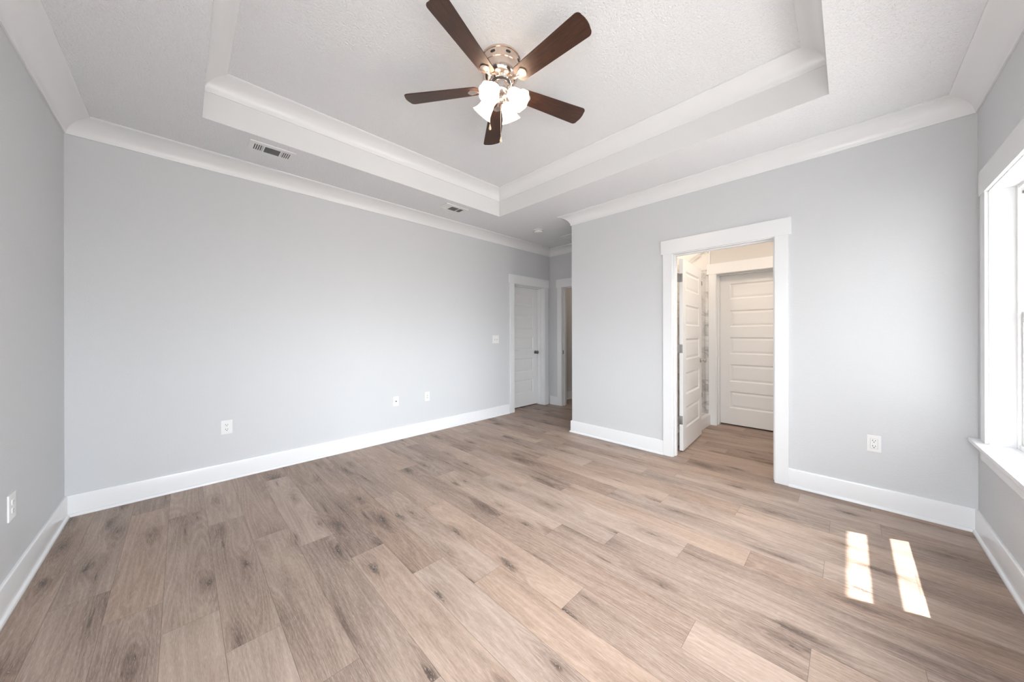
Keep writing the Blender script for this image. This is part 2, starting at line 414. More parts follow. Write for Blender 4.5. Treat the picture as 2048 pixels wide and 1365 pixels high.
# tone and warmth of single planks, left rows lightened against the dim light there: (row counted along x, plank counted along y from its joint)
TONES = {(2, 0): (0.66, 0.2), (3, 0): (0.36, 0.4), (0, -1): (0.66, 0.1), (-1, 0): (0.46, 0.3), (-1, -1): (0.64, 0.2), (-3, -1): (0.44, 0.2), (-2, -1): (0.46, 0.2),
         (-3, 0): (0.52, 0.1), (3, -1): (0.60, 0.6), (4, 0): (0.45, 0.9), (4, -1): (0.58, 0.2), (5, 0): (0.58, 0.4), (5, -1): (0.52, 1.0), (6, -1): (0.58, 0.9), (6, 0): (0.52, 0.7),
         (7, 0): (0.40, 0.7), (6, -2): (0.44, 0.5), (8, -1): (0.42, 0.4), (7, -1): (0.58, 0.5), (10, -1): (0.56, 0.3), (9, -1): (0.42, 0.3), (1, 0): (0.49, 0.3), (0, 0): (0.48, 0.3), (1, 1): (0.46, 0.5)}
build_floor()

# ------------------------------------------------------------------ ceilings
b = MB(); t = 0.012
for x0, x1, y0, y1 in ((X0, X4, TY1, Y1), (X0, X2, Y3, TY0), (X0, TX0, TY0, TY1), (TX1, X2, TY0, TY1), (X2, X4, Y2, TY1)):
    b.box(x0, x1, y0, y1, ZC, ZC + t)
b.box(TX0 - 0.02, TX1 + 0.02, TY0 - 0.02, TY1 + 0.02, ZT, ZT + t)
struct(b, 'ceiling', 'ceiling', 'white textured ceiling with a recessed tray above the fan', 'ceiling')
b = MB()
q = 0.0015
b.box(TX0 - t, TX0 + q, TY0 - t, TY1 + t, ZC + 0.0004, ZT); b.box(TX1 - q, TX1 + t, TY0 - t, TY1 + t, ZC + 0.0004, ZT)
b.box(TX0 + q, TX1 - q, TY0 - t, TY0 + q, ZC + 0.0004, ZT); b.box(TX0 + q, TX1 - q, TY1 - q, TY1 + t, ZC + 0.0004, ZT)
struct(b, 'trim_tray_sides', 'tray', 'smooth white vertical sides of the ceiling tray', 'trim')
b = MB(); b.box(X2 + WTE, BX, Y3, Y2 - WT, ZC + 0.0005, ZC + t)
struct(b, 'ceiling_bathroom', 'ceiling', 'white bathroom ceiling beyond the open door', 'ceiling')
b = MB(); b.box(X4 + 0.12, 7.6, 2.2, 3.79, ZC, ZC + t)
struct(b, 'ceiling_hall', 'ceiling', 'hall ceiling beyond the alcove doorway', 'ceiling')
# roof deck, keeps daylight out of the ceiling void
b = MB(); b.box(X0 - 0.3, 7.7, WOUT - 0.02, 5.0, 3.20, 3.30)
struct(b, 'ceiling_roof_deck', 'eave', 'roof deck above the ceiling', 'roof')
b = MB(); b.box(X0 - 0.4, 4.6, -1.130, WOUT - 0.001, 2.62, 2.80)
struct(b, 'trim_eave', 'eave', 'white roof eave outside above the windows', 'eave')

# ------------------------------------------------------------------ walls
def wall_x(b, x0, x1, y0, y1, z1, holes):
    """wall in the yz plane with openings (ya, yb, za, zb)"""
    y = y0
    for ya, yb, za, zb in sorted(holes):
        b.box(x0, x1, y, ya, 0, z1)
        if za > 0: b.box(x0, x1, ya, yb, 0, za)
        b.box(x0, x1, ya, yb, zb, z1); y = yb
    b.box(x0, x1, y, y1, 0, z1)
def wall_y(b, y0, y1, x0, x1, z1, holes):
    x = x0
    for xa, xb, za, zb in sorted(holes):
        b.box(x, xa, y0, y1, 0, z1)
        if za > 0: b.box(xa, xb, y0, y1, 0, za)
        b.box(xa, xb, y0, y1, zb, z1); x = xb
    b.box(x, x1, y0, y1, 0, z1)
HT = 3.2
b = MB(); wall_x(b, X0 - 0.19, X0, WOUT, Y1 + WT, HT, [(EY0, EY1, WZ0, WZ1)])
struct(b, 'wall_west', 'wall', 'pale grey wall at the left edge with one outlet low down', 'wall')
b = MB(); wall_y(b, Y1, Y1 + WT, X0, X4 + 0.12, HT, [(DX0, DX1, 0, DZ)])
struct(b, 'wall_north', 'wall', 'long pale grey wall on the left carrying outlets and the closet door', 'wall')
b = MB(); wall_x(b, X2, X2 + WTE, Y3, Y2, HT, [(BY0, BY1, 0, DZ)])
b.box(X2 + WTE, X4, Y2 - WT, Y2, 0, HT)
struct(b, 'wall_east', 'wall', 'pale grey wall on the right around the bathroom doorway', 'wall')
b = MB(); wall_y(b, WOUT, Y3, X0, BX + 0.3, HT, [(WX0, WX1, WZ0, WZ1), (VX0, VX1, WZ0, WZ1), (UX0, UX1, WZ0, WZ1)])
struct(b, 'wall_south', 'wall', 'pale grey window wall at the right edge', 'wall')
b = MB(); wall_x(b, X4, X4 + 0.12, Y2, Y1, HT, [(HY0, HY1, 0, DZ)])
struct(b, 'wall_alcove_end', 'wall', 'short grey wall at the end of the alcove with the hall doorway', 'wall')
b = MB(); wall_x(b, BX, BX + WT, Y3, 1.345, HT, [(CY0, CY1, 0, DZ)])
struct(b, 'wall_bathroom_east', 'bathwall', 'warm white bathroom wall above the linen closet door', 'wall')
b = MB(); b.box(BX + 0.001, BX + WT, 1.3455, Y2 - WT, 0, HT); b.box(X2 + WTE + 0.001, BX, Y2 - WT - 0.02, Y2 - WT - 0.001, 0, HT); b.box(X2 + WTE + 0.001, X2 + WTE + 0.02, 1.40, Y2 - WT - 0.02, 0, HT)
struct(b, 'wall_shower', 'marble', 'grey veined marble tile wall inside the shower', 'wall')
b = MB(); b.box(X4 + 0.12, 7.6, 3.79, 3.90, 0, HT); b.box(7.6, 7.7, 2.2, 3.9, 0, HT); b.box(X4 + 0.12, 7.6, 2.1, 2.2, 0, HT)
struct(b, 'wall_hall', 'bathwall', 'hall wall seen through the alcove doorway', 'wall')
b = MB(); b.box(3.4, 3.5, Y1 + WT, 4.9, 0, HT); b.box(4.8, 4.9, Y1 + WT, 4.9, 0, HT); b.box(3.4, 4.9, 4.9, 5.0, 0, HT)
struct(b, 'wall_closet', 'wall', 'dark closet behind the closed five panel door', 'wall')
b = MB(); b.box(BX + WT, 6.2, 0.2, 0.3, 0, HT); b.box(BX + WT, 6.2, 1.5, 1.6, 0, HT); b.box(6.2, 6.3, 0.2, 1.6, 0, HT)
struct(b, 'wall_linen_closet', 'wall', 'linen closet behind the bathroom door', 'wall')

b = MB(); b.box(1.95, 2.30, -5.0, -1.135, -0.1, 6.0); b.box(1.95, 2.30, -1.135, WOUT - 0.001, -0.1, 2.61)  # added unseen block, keeps low western skylight off the east wall
struct(b, 'wall_added_sky_block', 'skyblock', 'added unseen exterior block that cuts skylight beside the window', 'wall')

# ------------------------------------------------------------------ crown mouldings and baseboards
def cove(h, pr, z):
    """cove profile: out from the wall, height"""
    pts = [(0.0005, z - h), (0.009, z - h), (0.011, z - h + 0.006)]
    x0, z0, x1, z1 = 0.012, z - h + 0.010, pr - 0.006, z - 0.013
    for i in range(15):
        a = i / 14 * PI / 2 * 0.92 + PI / 2 * 0.04
        # shallow concave arc: quarter ellipse blended with the chord
        ex, ez = x1 - (x1 - x0) * math.cos(a), z0 + (z1 - z0) * math.sin(a)
        ts = i / 14; lx, lz = x0 + (x1 - x0) * ts, z0 + (z1 - z0) * ts
        pts.append((lx + (ex - lx) * 0.85, lz + (ez - lz) * 0.85))
    pts += [(pr - 0.005, z - 0.010), (pr, z - 0.009), (pr, z - 0.0005), (0.0005, z - 0.0005)]
    return pts
room = [(X0, Y3), (X2, Y3), (X2, Y2), (X4, Y2), (X4, Y1), (X0, Y1)]
ends = [-1, -1, 1, -1, -1, -1]
pc = cove(0.115, 0.128, ZC); b = MB()
for i in range(6):
    b.run(room[i], room[(i + 1) % 6], pc, ends[i], ends[(i + 1) % 6])
struct(b, 'trim_crown', 'crown', 'white cove crown moulding round the room below the soffit', 'trim', 25)
tr = [(TX0 + 0.001, TY0 + 0.001), (TX1 - 0.001, TY0 + 0.001), (TX1 - 0.001, TY1 - 0.001), (TX0 + 0.001, TY1 - 0.001)]; pc = cove(0.112, 0.124, ZT); b = MB()
for i in range(4): b.run(tr[i], tr[(i + 1) % 4], pc, -1, -1)
struct(b, 'trim_tray_crown', 'crown', 'white cove crown moulding inside the ceiling tray', 'trim', 25)

def base_prof():
    p = [(0.0005, 0.0), (0.0145, 0.0)]
    p = [(0.0005, 0.0005), (0.0142, 0.0005), (0.0142, 0.138), (0.0125, 0.143), (0.008, 0.146), (0.0005, 0.146)]
    return p
def shoe_prof():
    p = [(0.0142, 0.0005), (0.0262, 0.0005)]
    for i in range(6):
        a = i / 5 * PI / 2; p.append((0.0142 + 0.012 * math.cos(a), 0.004 + 0.016 * math.sin(a)))
    return p
CW = 0.089    # casing width
segs = [('west', (X0, Y1), (X0, Y3), -1, -1, 'white baseboard along the left edge wall under the outlet'),
        ('south', (X0, Y3), (X2, Y3), -1, -1, 'white baseboard below the window'),
        ('east_right', (X2, Y3), (X2, BY0 - CW), -1, 0, 'white baseboard between the bathroom door casing and the window corner'),
        ('east_left', (X2, BY1 + CW), (X2, Y2), 0, 1, 'white baseboard from the outer wall corner to the bathroom door casing'),
        ('alcove_side', (X2, Y2), (X4, Y2), 1, -1, 'baseboard on the hidden side of the alcove'),
        ('alcove_right', (X4, Y2), (X4, HY0 - CW), -1, 0, 'baseboard right of the hall doorway'),
        ('alcove_left', (X4, HY1 + CW), (X4, Y1), 0, -1, 'short white baseboard between closet door and hall doorway'),
        ('north', (DX0 - CW - 0.025, Y1), (X0, Y1), 0, -1, 'long white baseboard along the left wall'),
        ('hall', (7.6, 3.79), (X4 + 0.12, 3.79), 0, 0, 'white baseboard in the hall beyond the alcove')]
for nm, a, c, ea, eb, lab in segs:
    b = MB(); b.run(a, c, base_prof(), ea, eb)
    o = struct(b, 'baseboard_' + nm, 'trim', lab, 'baseboard', 30)
    b = MB(); b.run(a, c, shoe_prof(), ea, eb); b.build('shoe_moulding', 'trim', o, 30)

# ------------------------------------------------------------------ door casings (a set of boards round each doorway)
def casing(name, label, loc, rz, x0, x1, depth, left=True, right=True, stop=None, strike=False, ear_r=0.02, cw_r=CW):
    """local frame: the wall face is y = 0, the room is at -y, the opening runs x0..x1; jambs reach back to depth"""
    e = empty(name, loc, rz, label=label, cat='door frame', kind='structure'); T = 0.018
    b = MB(); b.box(x0 - CW, x0 - 0.001, -T, 0.001, 0.0005, DZ, 0.0015); b.build('side_casing', 'trim', e)
    b = MB(); b.box(x1 + 0.001, x1 + cw_r, -T, 0.001, 0.0005, DZ, 0.0015); b.build('side_casing', 'trim', e)
    b = MB(); b.box(x0 - CW - 0.02, x1 + cw_r + ear_r, -T - 0.003, 0.001, DZ, DZ + 0.140, 0.0015); b.build('header', 'trim', e)
    b = MB()
    b.box(x0 - 0.001, x0 + 0.006, -0.004, depth, 0.0005, DZ - 0.007); b.box(x1 - 0.006, x1 + 0.001, -0.004, depth, 0.0005, DZ - 0.007)
    b.box(x0 - 0.001, x1 + 0.001, -0.004, depth, DZ - 0.0068, DZ + 0.0005); b.build('jamb', 'trim', e)
    if stop:
        b = MB(); s0, s1 = stop
        b.box(x0 + 0.006, x0 + 0.017, s0, s1, 0.0005, DZ - 0.018, 0.001); b.box(x1 - 0.017, x1 - 0.006, s0, s1, 0.0005, DZ - 0.018, 0.001)
        b.box(x0 + 0.006, x1 - 0.006, s0, s1, DZ - 0.0178, DZ - 0.007, 0.001); b.build('door_stop', 'trim', e)
    return e
# north wall: local x = world x
casing('trim_closet_casing', 'white casing round the closed closet door in the long left wall', (0, Y1, 0), 0, DX0, DX1, WT, stop=(0.07, 0.145))
# east wall faces -x: rotation -90 deg, local x = -world y
casing('trim_bathroom_casing', 'wide white casing round the open bathroom doorway', (X2, 0, 0), -PI / 2, -BY1, -BY0, WTE, stop=(0.045, 0.083))
casing('trim_hall_casing', 'white casing of the hall doorway at the alcove end', (X4, 0, 0), -PI / 2, -HY1, -HY0, 0.12, stop=(0.045, 0.080))
casing('trim_linen_casing', 'white casing round the closed door inside the bathroom', (BX, 0, 0), -PI / 2, -CY1, -CY0, WT, stop=(0.07, 0.145))
b = MB(); b.box(X4 + 0.012, X4 + 0.042, HY1 - 0.0075, HY1 - 0.0055, 0.90, 0.965, 0.0005)
b.box(X4 + 0.020, X4 + 0.034, HY1 - 0.0080, HY1 - 0.0056, 0.915, 0.950)
tag(b.build('strike_plate', 'darknickel'), 'small dark latch strike plate on the hall doorway jamb', 'strike plate')

# ------------------------------------------------------------------ five panel doors
def door_slab(w, h=2.030, th=0.035):
    """local: x 0..w from hinge, y 0 (front) .. th, z 0..h"""
    bm = bmesh.new(); st = 0.115
    zs = [0.0]
    for zb, zt in ((0.220, 0.448), (0.580, 0.817), (0.955, 1.183), (1.325, 1.550), (1.705, 1.912)): zs += [zb, zt]
    zs.append(h); xs = [0, st, w - st, w]
    panels = []
    for y, flip in ((0.0, False), (th, True)):
        g = [[bm.verts.new((x, y, z)) for x in xs] for z in zs]
        for j in range(len(zs) - 1):
            for i in range(3):
                q = [g[j][i], g[j][i + 1], g[j + 1][i + 1], g[j + 1][i]]
                f = bm.faces.new(q[::-1] if flip else q)
                if i == 1 and j % 2 == 1: panels.append(f)
    bmesh.ops.recalc_face_normals(bm, faces=bm.faces[:])
    # close the rim
    bm.edges.ensure_lookup_table()
    be = [e for e in bm.edges if e.is_boundary]
    bmesh.ops.bridge_loops(bm, edges=be)
    bmesh.ops.recalc_face_normals(bm, faces=bm.faces[:])
    for f in panels:
        for thick, dep in ((0.004, -0.003), (0.011, -0.006), (0.006, 0.0), (0.022, 0.005)):
            bmesh.ops.inset_region(bm, faces=[f], thickness=thick, depth=dep, use_even_offset=True)
    b = MB(); b.bm.free(); b.bm = bm; return b
def knob(b, x, z, y, s):
    """knob on the face at y, pointing to s*y"""
    m = Matrix.Translation((x, y, z)) @ Matrix.Rotation(PI / 2 * (1 if s < 0 else -1), 4, 'X')
    b.lathe([(0.030, 0.0), (0.031, 0.004), (0.026, 0.009), (0.013, 0.012), (0.011, 0.028), (0.014, 0.034), (0.024, 0.040), (0.0285, 0.050), (0.027, 0.060), (0.018, 0.067), (0.006, 0.069)], 28, m)
def door(name, label, loc, rz, w, knob_x, knobmat='nickel', flip=False):
    e = empty(name, loc, rz, label=label, cat='door', kind='structure')
    door_slab(w).build('slab', 'door', e)
    b = MB(); knob(b, knob_x, 0.915, 0.0, -1); b.build('knob', knobmat, e, 40)
    b = MB(); knob(b, knob_x, 0.915, 0.035, 1); b.build('knob', knobmat, e, 40)
    return e
door('door_1', 'closed white five panel closet door with nickel knob coloured dark near the alcove corner', (DX0 + 0.009, Y1 + 0.150, 0.014), 0, DX1 - DX0 - 0.018, DX1 - DX0 - 0.018 - 0.062, 'darknickel')  # satin nickel knob given a dark colour for its dim reflections
door('door_3', 'closed white five panel door seen through the bathroom doorway', (BX + 0.150, CY1 - 0.009, 0.016), -PI / 2, CY1 - CY0 - 0.018, CY1 - CY0 - 0.08)
d2 = door('door_2', 'open white five panel bathroom door swung back on its hinges', (3.752, 1.227, 0.012), R_(3.6), 0.812, 0.812 - 0.062)
for z in (0.322, 1.078, 1.829):
    b = MB()
    b.box(-0.0022, 0.0004, 0.003, 0.034, z - 0.045, z + 0.045, 0.0009)
    b.tube([(-0.006, 0.0395, z - 0.046), (-0.006, 0.0395, z + 0.046)], 0.0058, 12)
    b.box(-0.096, -0.006, 0.0365, 0.0385, z - 0.045, z + 0.045, 0.0006)
    b.build('hinge', 'hinge', d2, 40)

# ------------------------------------------------------------------ windows
def window(name, x0, x1, label, west=False):
    e = empty(name, (X0, x1, WZ0 + 0.025) if west else (x0, Y3, WZ0 + 0.025), -PI / 2 if west else 0, label=label, cat='window', kind='structure')
    w = x1 - x0; h = WZ1 - WZ0 - 0.025; yo = WOUT - Y3; yf = -0.087     # local y: 0 wall face, negative outwards
    T = 0.018
    b = MB(); b.box(-0.001, 0.005, yf, 0.004, 0, h); b.box(w - 0.005, w + 0.001, yf, 0.004, 0, h); b.box(-0.001, w + 0.001, yf, 0.004, h - 0.005, h + 0.001)
    b.build('jamb', 'trim', e)
    for xa, xb in ((-CW, -0.001), (w + 0.001, w + CW)):
        b = MB(); b.box(xa, xb, -0.001, T, 0.001, h, 0.0015); b.build('side_casing', 'trim', e)
    b = MB(); b.box(-CW - 0.02, w + CW + 0.02, -0.001, T + 0.003, h, h + 0.140, 0.0015); b.build('header', 'trim', e)
    b = MB(); b.box(-CW - 0.045, w + CW + 0.045, 0.0, 0.056, -0.022, 0.0, 0.003); b.box(0.0, w, yf, 0.002, -0.022, 0.0); b.build('window_sill', 'trim', e)
    b = MB(); b.box(-CW, w + CW, -0.001, T, -0.112, -0.0225, 0.0015); b.build('apron', 'trim', e)
    # vinyl frame
    f = 0.018; b = MB()
    b.box(0.005, 0.005 + f, yo, yf, 0, h - 0.005, 0.001); b.box(w - 0.005 - f, w - 0.005, yo, yf, 0, h - 0.005, 0.001)
    b.box(0.005, w - 0.005, yo, yf, h - 0.005 - f, h - 0.005, 0.001); b.box(0.005, w - 0.005, yo, yf, 0.0, 0.026, 0.001)
    # inner stop ridges of the side tracks
    b.box(0.005, 0.031, yf - 0.006, yf + 0.003, 0, h - 0.005, 0.001); b.box(w - 0.031, w - 0.005, yf - 0.006, yf + 0.003, 0, h - 0.005, 0.001)
    b.build('window_frame', 'vinyl', e)
    sx0, sx1 = 0.005 + f + 0.001, w - 0.006 - f; st = 0.021
    zm0, zm1 = 1.288 - WZ0 - 0.025, 1.366 - WZ0 - 0.025
    def sash(nm, ya, yb, za, zb, rb, rt):
        b = MB(); b.box(sx0, sx0 + st, ya, yb, za, zb, 0.002); b.box(sx1 - st, sx1, ya, yb, za, zb, 0.002)
        b.box(sx0 + st - 0.002, sx1 - st + 0.002, ya, yb, za, za + rb, 0.002); b.box(sx0 + st - 0.002, sx1 - st + 0.002, ya, yb, zb - rt, zb, 0.002)
        # glazing bead
        gx0, gx1, gz0, gz1 = sx0 + st, sx1 - st, za + rb, zb - rt; ym = (ya + yb) / 2
        for q in ((gx0, gx0 + 0.004, gz0, gz1), (gx1 - 0.004, gx1, gz0, gz1), (gx0, gx1, gz0, gz0 + 0.004), (gx0, gx1, gz1 - 0.004, gz1)):
            b.box(q[0], q[1], ym - 0.008, ym + 0.008, q[2], q[3])
        s = b.build(nm, 'vinyl', e)
        b = MB(); b.box(gx0 - 0.002, gx1 + 0.002, ym - 0.002, ym + 0.002, gz0 - 0.002, gz1 + 0.002); b.build('pane', 'glass', s)
        return s
    sash('lower_sash', yf - 0.042, yf - 0.010, 0.026, zm1, 0.060, 0.060)
    sash('upper_sash', yf - 0.082, yf - 0.046, zm0 + 0.012, h - 0.024, 0.055, 0.040)
    b = MB(); b.box(w - 0.030, w - 0.023, yf - 0.026, yf - 0.012, h - 0.055, h - 0.040, 0.001); b.build('balance_shoe', 'darknickel', e)
    return e
window('window_1', WX0, WX1, 'white sash window at the right edge of the room with sunlit sill')
window('added_window_2', VX0, VX1, 'added white sash window beside the camera, unseen, for more daylight')  # this and the next two windows are added unseen for more daylight
window('added_window_4', EY0, EY1, 'added white sash window in the left edge wall, unseen, for more daylight', True)
window('added_window_3', UX0, UX1, 'added white sash window nearest the camera, unseen, for more daylight')

# ------------------------------------------------------------------ shower
b = MB(); b.box(X2 + WTE + 0.021, BX, 1.332, 1.440, 0.0005, 0.145, 0.004)
tag(b.build('shower_curb', 'plastic'), 'low white stone shower curb behind the open bathroom door', 'shower curb')
e = empty('shower_door', (X2 + WTE + 0.03, 1.386, 0.145), label='clear glass shower panel with small metal clips behind the bathroom door', cat='shower door')
L = BX - X2 - WTE - 0.03
b = MB(); b.box(0.0, L - 0.006, -0.005, 0.005, 0.004, 1.90, 0.001); b.build('glass_panel', 'glass', e)
for z in (0.285, 1.775):
    b = MB(); b.box(L - 0.255, L - 0.215, -0.011, 0.011, z - 0.028, z + 0.028, 0.003); b.build('clip', 'darknickel', e)
b = MB(); b.box(L - 0.265, L - 0.258, -0.0075, 0.0075, 0.004, 1.90, 0.0015); b.build('seal_strip', 'nickel', e)
b = MB(); b.tube([(0.06, -0.006, 0.80), (0.06, -0.045, 0.82), (0.06, -0.048, 0.86), (0.06, -0.048, 1.08), (0.06, -0.045, 1.12), (0.06, -0.006, 1.14)], 0.009); b.build('handle', 'darknickel', e, 60)
b = MB(); b.box(BX - 0.010, BX + 0.0005, 1.338, 1.352, 0.145, ZC)
tag(b.build('trim_tile_edge', 'trim'), 'thin white vertical tile edge strip beside the shower', 'trim', kind='structure')

# ------------------------------------------------------------------ wall plates
def plate(b, w, h): b.box(-w / 2, w / 2, -0.0055, 0.0008, -h / 2, h / 2, 0.0025)
def screw(b, x, z): b.lathe([(0.0032, 0.0), (0.003, 0.001)], 12, Matrix.Translation((x, -0.0055, z)) @ Matrix.Rotation(PI / 2, 4, 'X'))
def slots(b, z, y=-0.0083):
    b.box(-0.0085, -0.0055, y - 0.0004, y + 0.002, z - 0.001, z + 0.0085); b.box(0.0055, 0.0085, y - 0.0004, y + 0.002, z - 0.0005, z + 0.0075)
    b.lathe([(0.0030, -0.001), (0.0030, 0.0006)], 14, Matrix.Translation((0, y + 0.0003, z - 0.0075)) @ Matrix.Rotation(PI / 2, 4, 'X'))
def outlet(loc, rz, label, w=0.076, h=0.117, decora=False, sm='slot'):
    e = empty('wall_outlet', loc, rz, label=label, cat='outlet', group='outlets round the room')
    b = MB(); plate(b, w, h); b.build('cover_plate', 'plastic', e)
    if decora:
        b = MB(); b.box(-0.0170, 0.0170, -0.0080, -0.005, -0.034, 0.034, 0.001); b.build('receptacle', 'plastic', e)
        b = MB()
        for sx in (-1, 1): b.box(sx * 0.0182 - 0.0006, sx * 0.0182 + 0.0006, -0.0058, -0.005, -0.0355, 0.0355)
        for sz in (-1, 1): b.box(-0.019, 0.019, -0.0058, -0.005, sz * 0.0352 - 0.0006, sz * 0.0352 + 0.0006)
        b.build('reveal_line', 'slotgrey', e)
    else:
        b = MB(); screw(b, 0, 0); b.build('screw', 'plastic', e)
        for z in (-0.0195, 0.0195):
            b = MB()
            pts = []
            for i in range(24):
                a = 2 * PI * i / 24; pts.append((0.0172 * math.cos(a), max(-0.0135, min(0.0135, 0.0172 * math.sin(a))) + z))
            b.poly(pts, -0.0080, -0.005, 0.0008); b.build('receptacle', 'plastic', e)
    for z in (-0.0195, 0.0195):
        b = MB(); slots(b, z); b.build('socket_slots', sm, e)
    return e
outlet((0.2747, Y1, 0.4525), 0, 'white duplex outlet at the left end of the long wall')
outlet((X2, -0.128, 0.4545), -PI / 2, 'white rectangular outlet on the right wall near the sunlit floor', 0.070, 0.117, True)
outlet((X0, 2.763, 0.445), PI / 2, 'white duplex outlet at the left edge seen almost edge on', 0.090, 0.122, sm='slotgrey')
e = empty('cable_plate', (1.799, Y1, 0.4570), label='white wall plate with a single dark cable jack in its centre', cat='wall plate')
b = MB(); plate(b, 0.071, 0.114); b.build('cover_plate', 'plastic', e)
b = MB(); b.lathe([(0.0065, 0.0), (0.0065, 0.004), (0.0048, 0.004), (0.0048, 0.012)], 16, Matrix.Translation((0, -0.0055, 0)) @ Matrix.Rotation(PI / 2, 4, 'X')); b.build('cable_jack', 'slot', e)
for z in (0.042, -0.042):
    b = MB(); screw(b, 0, z); b.build('screw', 'plastic', e)
e = empty('data_plate', (2.2147, Y1, 0.4600), label='white wall plate with two small grey ports, right of the cable plate', cat='wall plate')
b = MB(); plate(b, 0.071, 0.116); b.build('cover_plate', 'plastic', e)
b = MB(); b.box(-0.0168, 0.0168, -0.0078, -0.005, -0.033, 0.033, 0.001); b.build('insert', 'plastic', e)
for z in (-0.017, 0.012):
    b = MB(); b.box(-0.006, 0.006, -0.0084, -0.006, z - 0.005, z + 0.005); b.build('port', 'slotgrey', e)
e = empty('light_switch', (3.388, Y1, 1.1705), label='white double toggle light switch beside the closet door casing', cat='light switch')
b = MB(); plate(b, 0.128, 0.118); b.build('cover_plate', 'plastic', e)
for x in (-0.023, 0.023):
    b = MB(); b.box(x - 0.0052, x + 0.0052, -0.0062, -0.005, -0.012, 0.012); b.build('slot', 'slotgrey', e)
    b = MB(); b.box(x - 0.0042, x + 0.0042, -0.018, -0.004, -0.004, 0.006, 0.0015, mat=Matrix.Translation((0, 0, 0.004)) @ Matrix.Rotation(R_(-18), 4, 'X')); b.build('toggle', 'plastic', e)

# ------------------------------------------------------------------ ceiling registers, smoke detector, access panel
def register(loc, label):
    e = empty('ceiling_vent', loc, label=label, cat='air vent', group='white ceiling registers')
    w, d = 0.302, 0.188; iw, idp = 0.236, 0.106
    b = MB(); T = -0.007
    b.box(-w / 2, w / 2, -d / 2, -idp / 2, T, 0.0005, 0.002); b.box(-w / 2, w / 2, idp / 2, d / 2, T, 0.0005, 0.002)
    b.box(-w / 2, -iw / 2, -idp / 2, idp / 2, T, 0.0005, 0.002); b.box(iw / 2, w / 2, -idp / 2, idp / 2, T, 0.0005, 0.002)
    for x in (-0.056, 0.056): b.box(x - 0.005, x + 0.005, -idp / 2, idp / 2, T, 0.0005, 0.001)
    b.build('frame', 'ventpaint', e)
    b = MB(); b.box(-iw / 2, iw / 2, -idp / 2, idp / 2, -0.0010, 0.0004); b.build('dark_duct_sheet', 'slot', e)  # dark sheet stands for the unlit duct behind the louvres
    for hw, xs, tilt in ((0.0040, (-0.108, -0.0945, -0.081, -0.0675), 35), (0.0060, (0.0675, 0.081, 0.0945, 0.108), -30)):
        for x in xs:
            b = MB(); b.box(-hw, hw, -idp / 2, idp / 2, -0.0004, 0.0004, mat=Matrix.Translation((x, 0, -0.0048)) @ Matrix.Rotation(R_(tilt), 4, 'Y'))
            b.build('louvre', 'ventpaint', e)
    for i in range(7):
        y = -0.044 + i * 0.0147
        b = MB(); b.box(-0.050, 0.050, -0.0035, 0.0035, -0.0004, 0.0004, mat=Matrix.Translation((0, y, -0.0048)) @ Matrix.Rotation(R_(62), 4, 'X'))
        b.build('louvre', 'louvregrey', e)  # centre bank coloured darker than the white side banks, like the dim duct
    return e
register((0.525, 3.300, ZC), 'white ceiling register with centre louvres coloured dark over the left end of the long wall')
register((2.293, 3.300, ZC), 'white ceiling register near the far corner of the ceiling tray')
e = empty('smoke_detector', (3.652, 3.140, ZC), label='round white smoke detector on the ceiling before the alcove', cat='smoke detector')
b = MB(); b.lathe([(0.072, 0.0005), (0.072, -0.006), (0.066, -0.009)], 40); b.build('base', 'plastic', e, 40)
b = MB(); b.lathe([(0.060, -0.008), (0.061, -0.020), (0.057, -0.030), (0.045, -0.036), (0.015, -0.038)], 40); b.build('cover', 'plastic', e, 40)
b = MB(); b.lathe([(0.0625, -0.0115), (0.0625, -0.0145)], 40); b.build('vent_slit', 'slot', e, 40)
e = empty('attic_panel', (4.37, 2.885, ZC), label='flush white access panel in the alcove ceiling', cat='access panel')
b = MB(); w, d, f = 0.50, 0.52, 0.018
b.box(-w / 2, w / 2, -d / 2, -d / 2 + f, -0.007, 0.0005, 0.001); b.box(-w / 2, w / 2, d / 2 - f, d / 2, -0.007, 0.0005, 0.001)
b.box(-w / 2, -w / 2 + f, -d / 2, d / 2, -0.007, 0.0005, 0.001); b.box(w / 2 - f, w / 2, -d / 2, d / 2, -0.007, 0.0005, 0.001); b.build('frame', 'ventpaint', e)
b = MB(); b.box(-w / 2 + f, w / 2 - f, -d / 2 + f, d / 2 - f, -0.002, 0.0005); b.build('panel', 'ceiling', e)

# ------------------------------------------------------------------ lamps added unseen to brighten bathroom, shower and hall
def added_lamp(loc, label, mat, r=0.15):
    e = empty('added_ceiling_light', loc, label=label, cat='added light')
    b = MB(); b.lathe([(r + 0.01, 0.0005), (r + 0.012, -0.02), (r, -0.025)], 40); b.build('base', 'nickel', e, 40)
    b = MB(); b.lathe([(r, -0.024), (r * 0.95, -0.05), (r * 0.7, -0.075), (r * 0.3, -0.088), (0.004, -0.09)], 40); b.build('diffuser', mat, e, 60)
added_lamp((4.00, 0.45, ZC), 'added round warm ceiling light in the bathroom, unseen', 'diffuser')
added_lamp((4.55, 1.86, ZC), 'added small round light over the shower, hidden from view', 'diffuser', 0.11)
added_lamp((5.9, 2.9, ZC), 'added round warm ceiling light in the hall, unseen', 'halldiffuser')

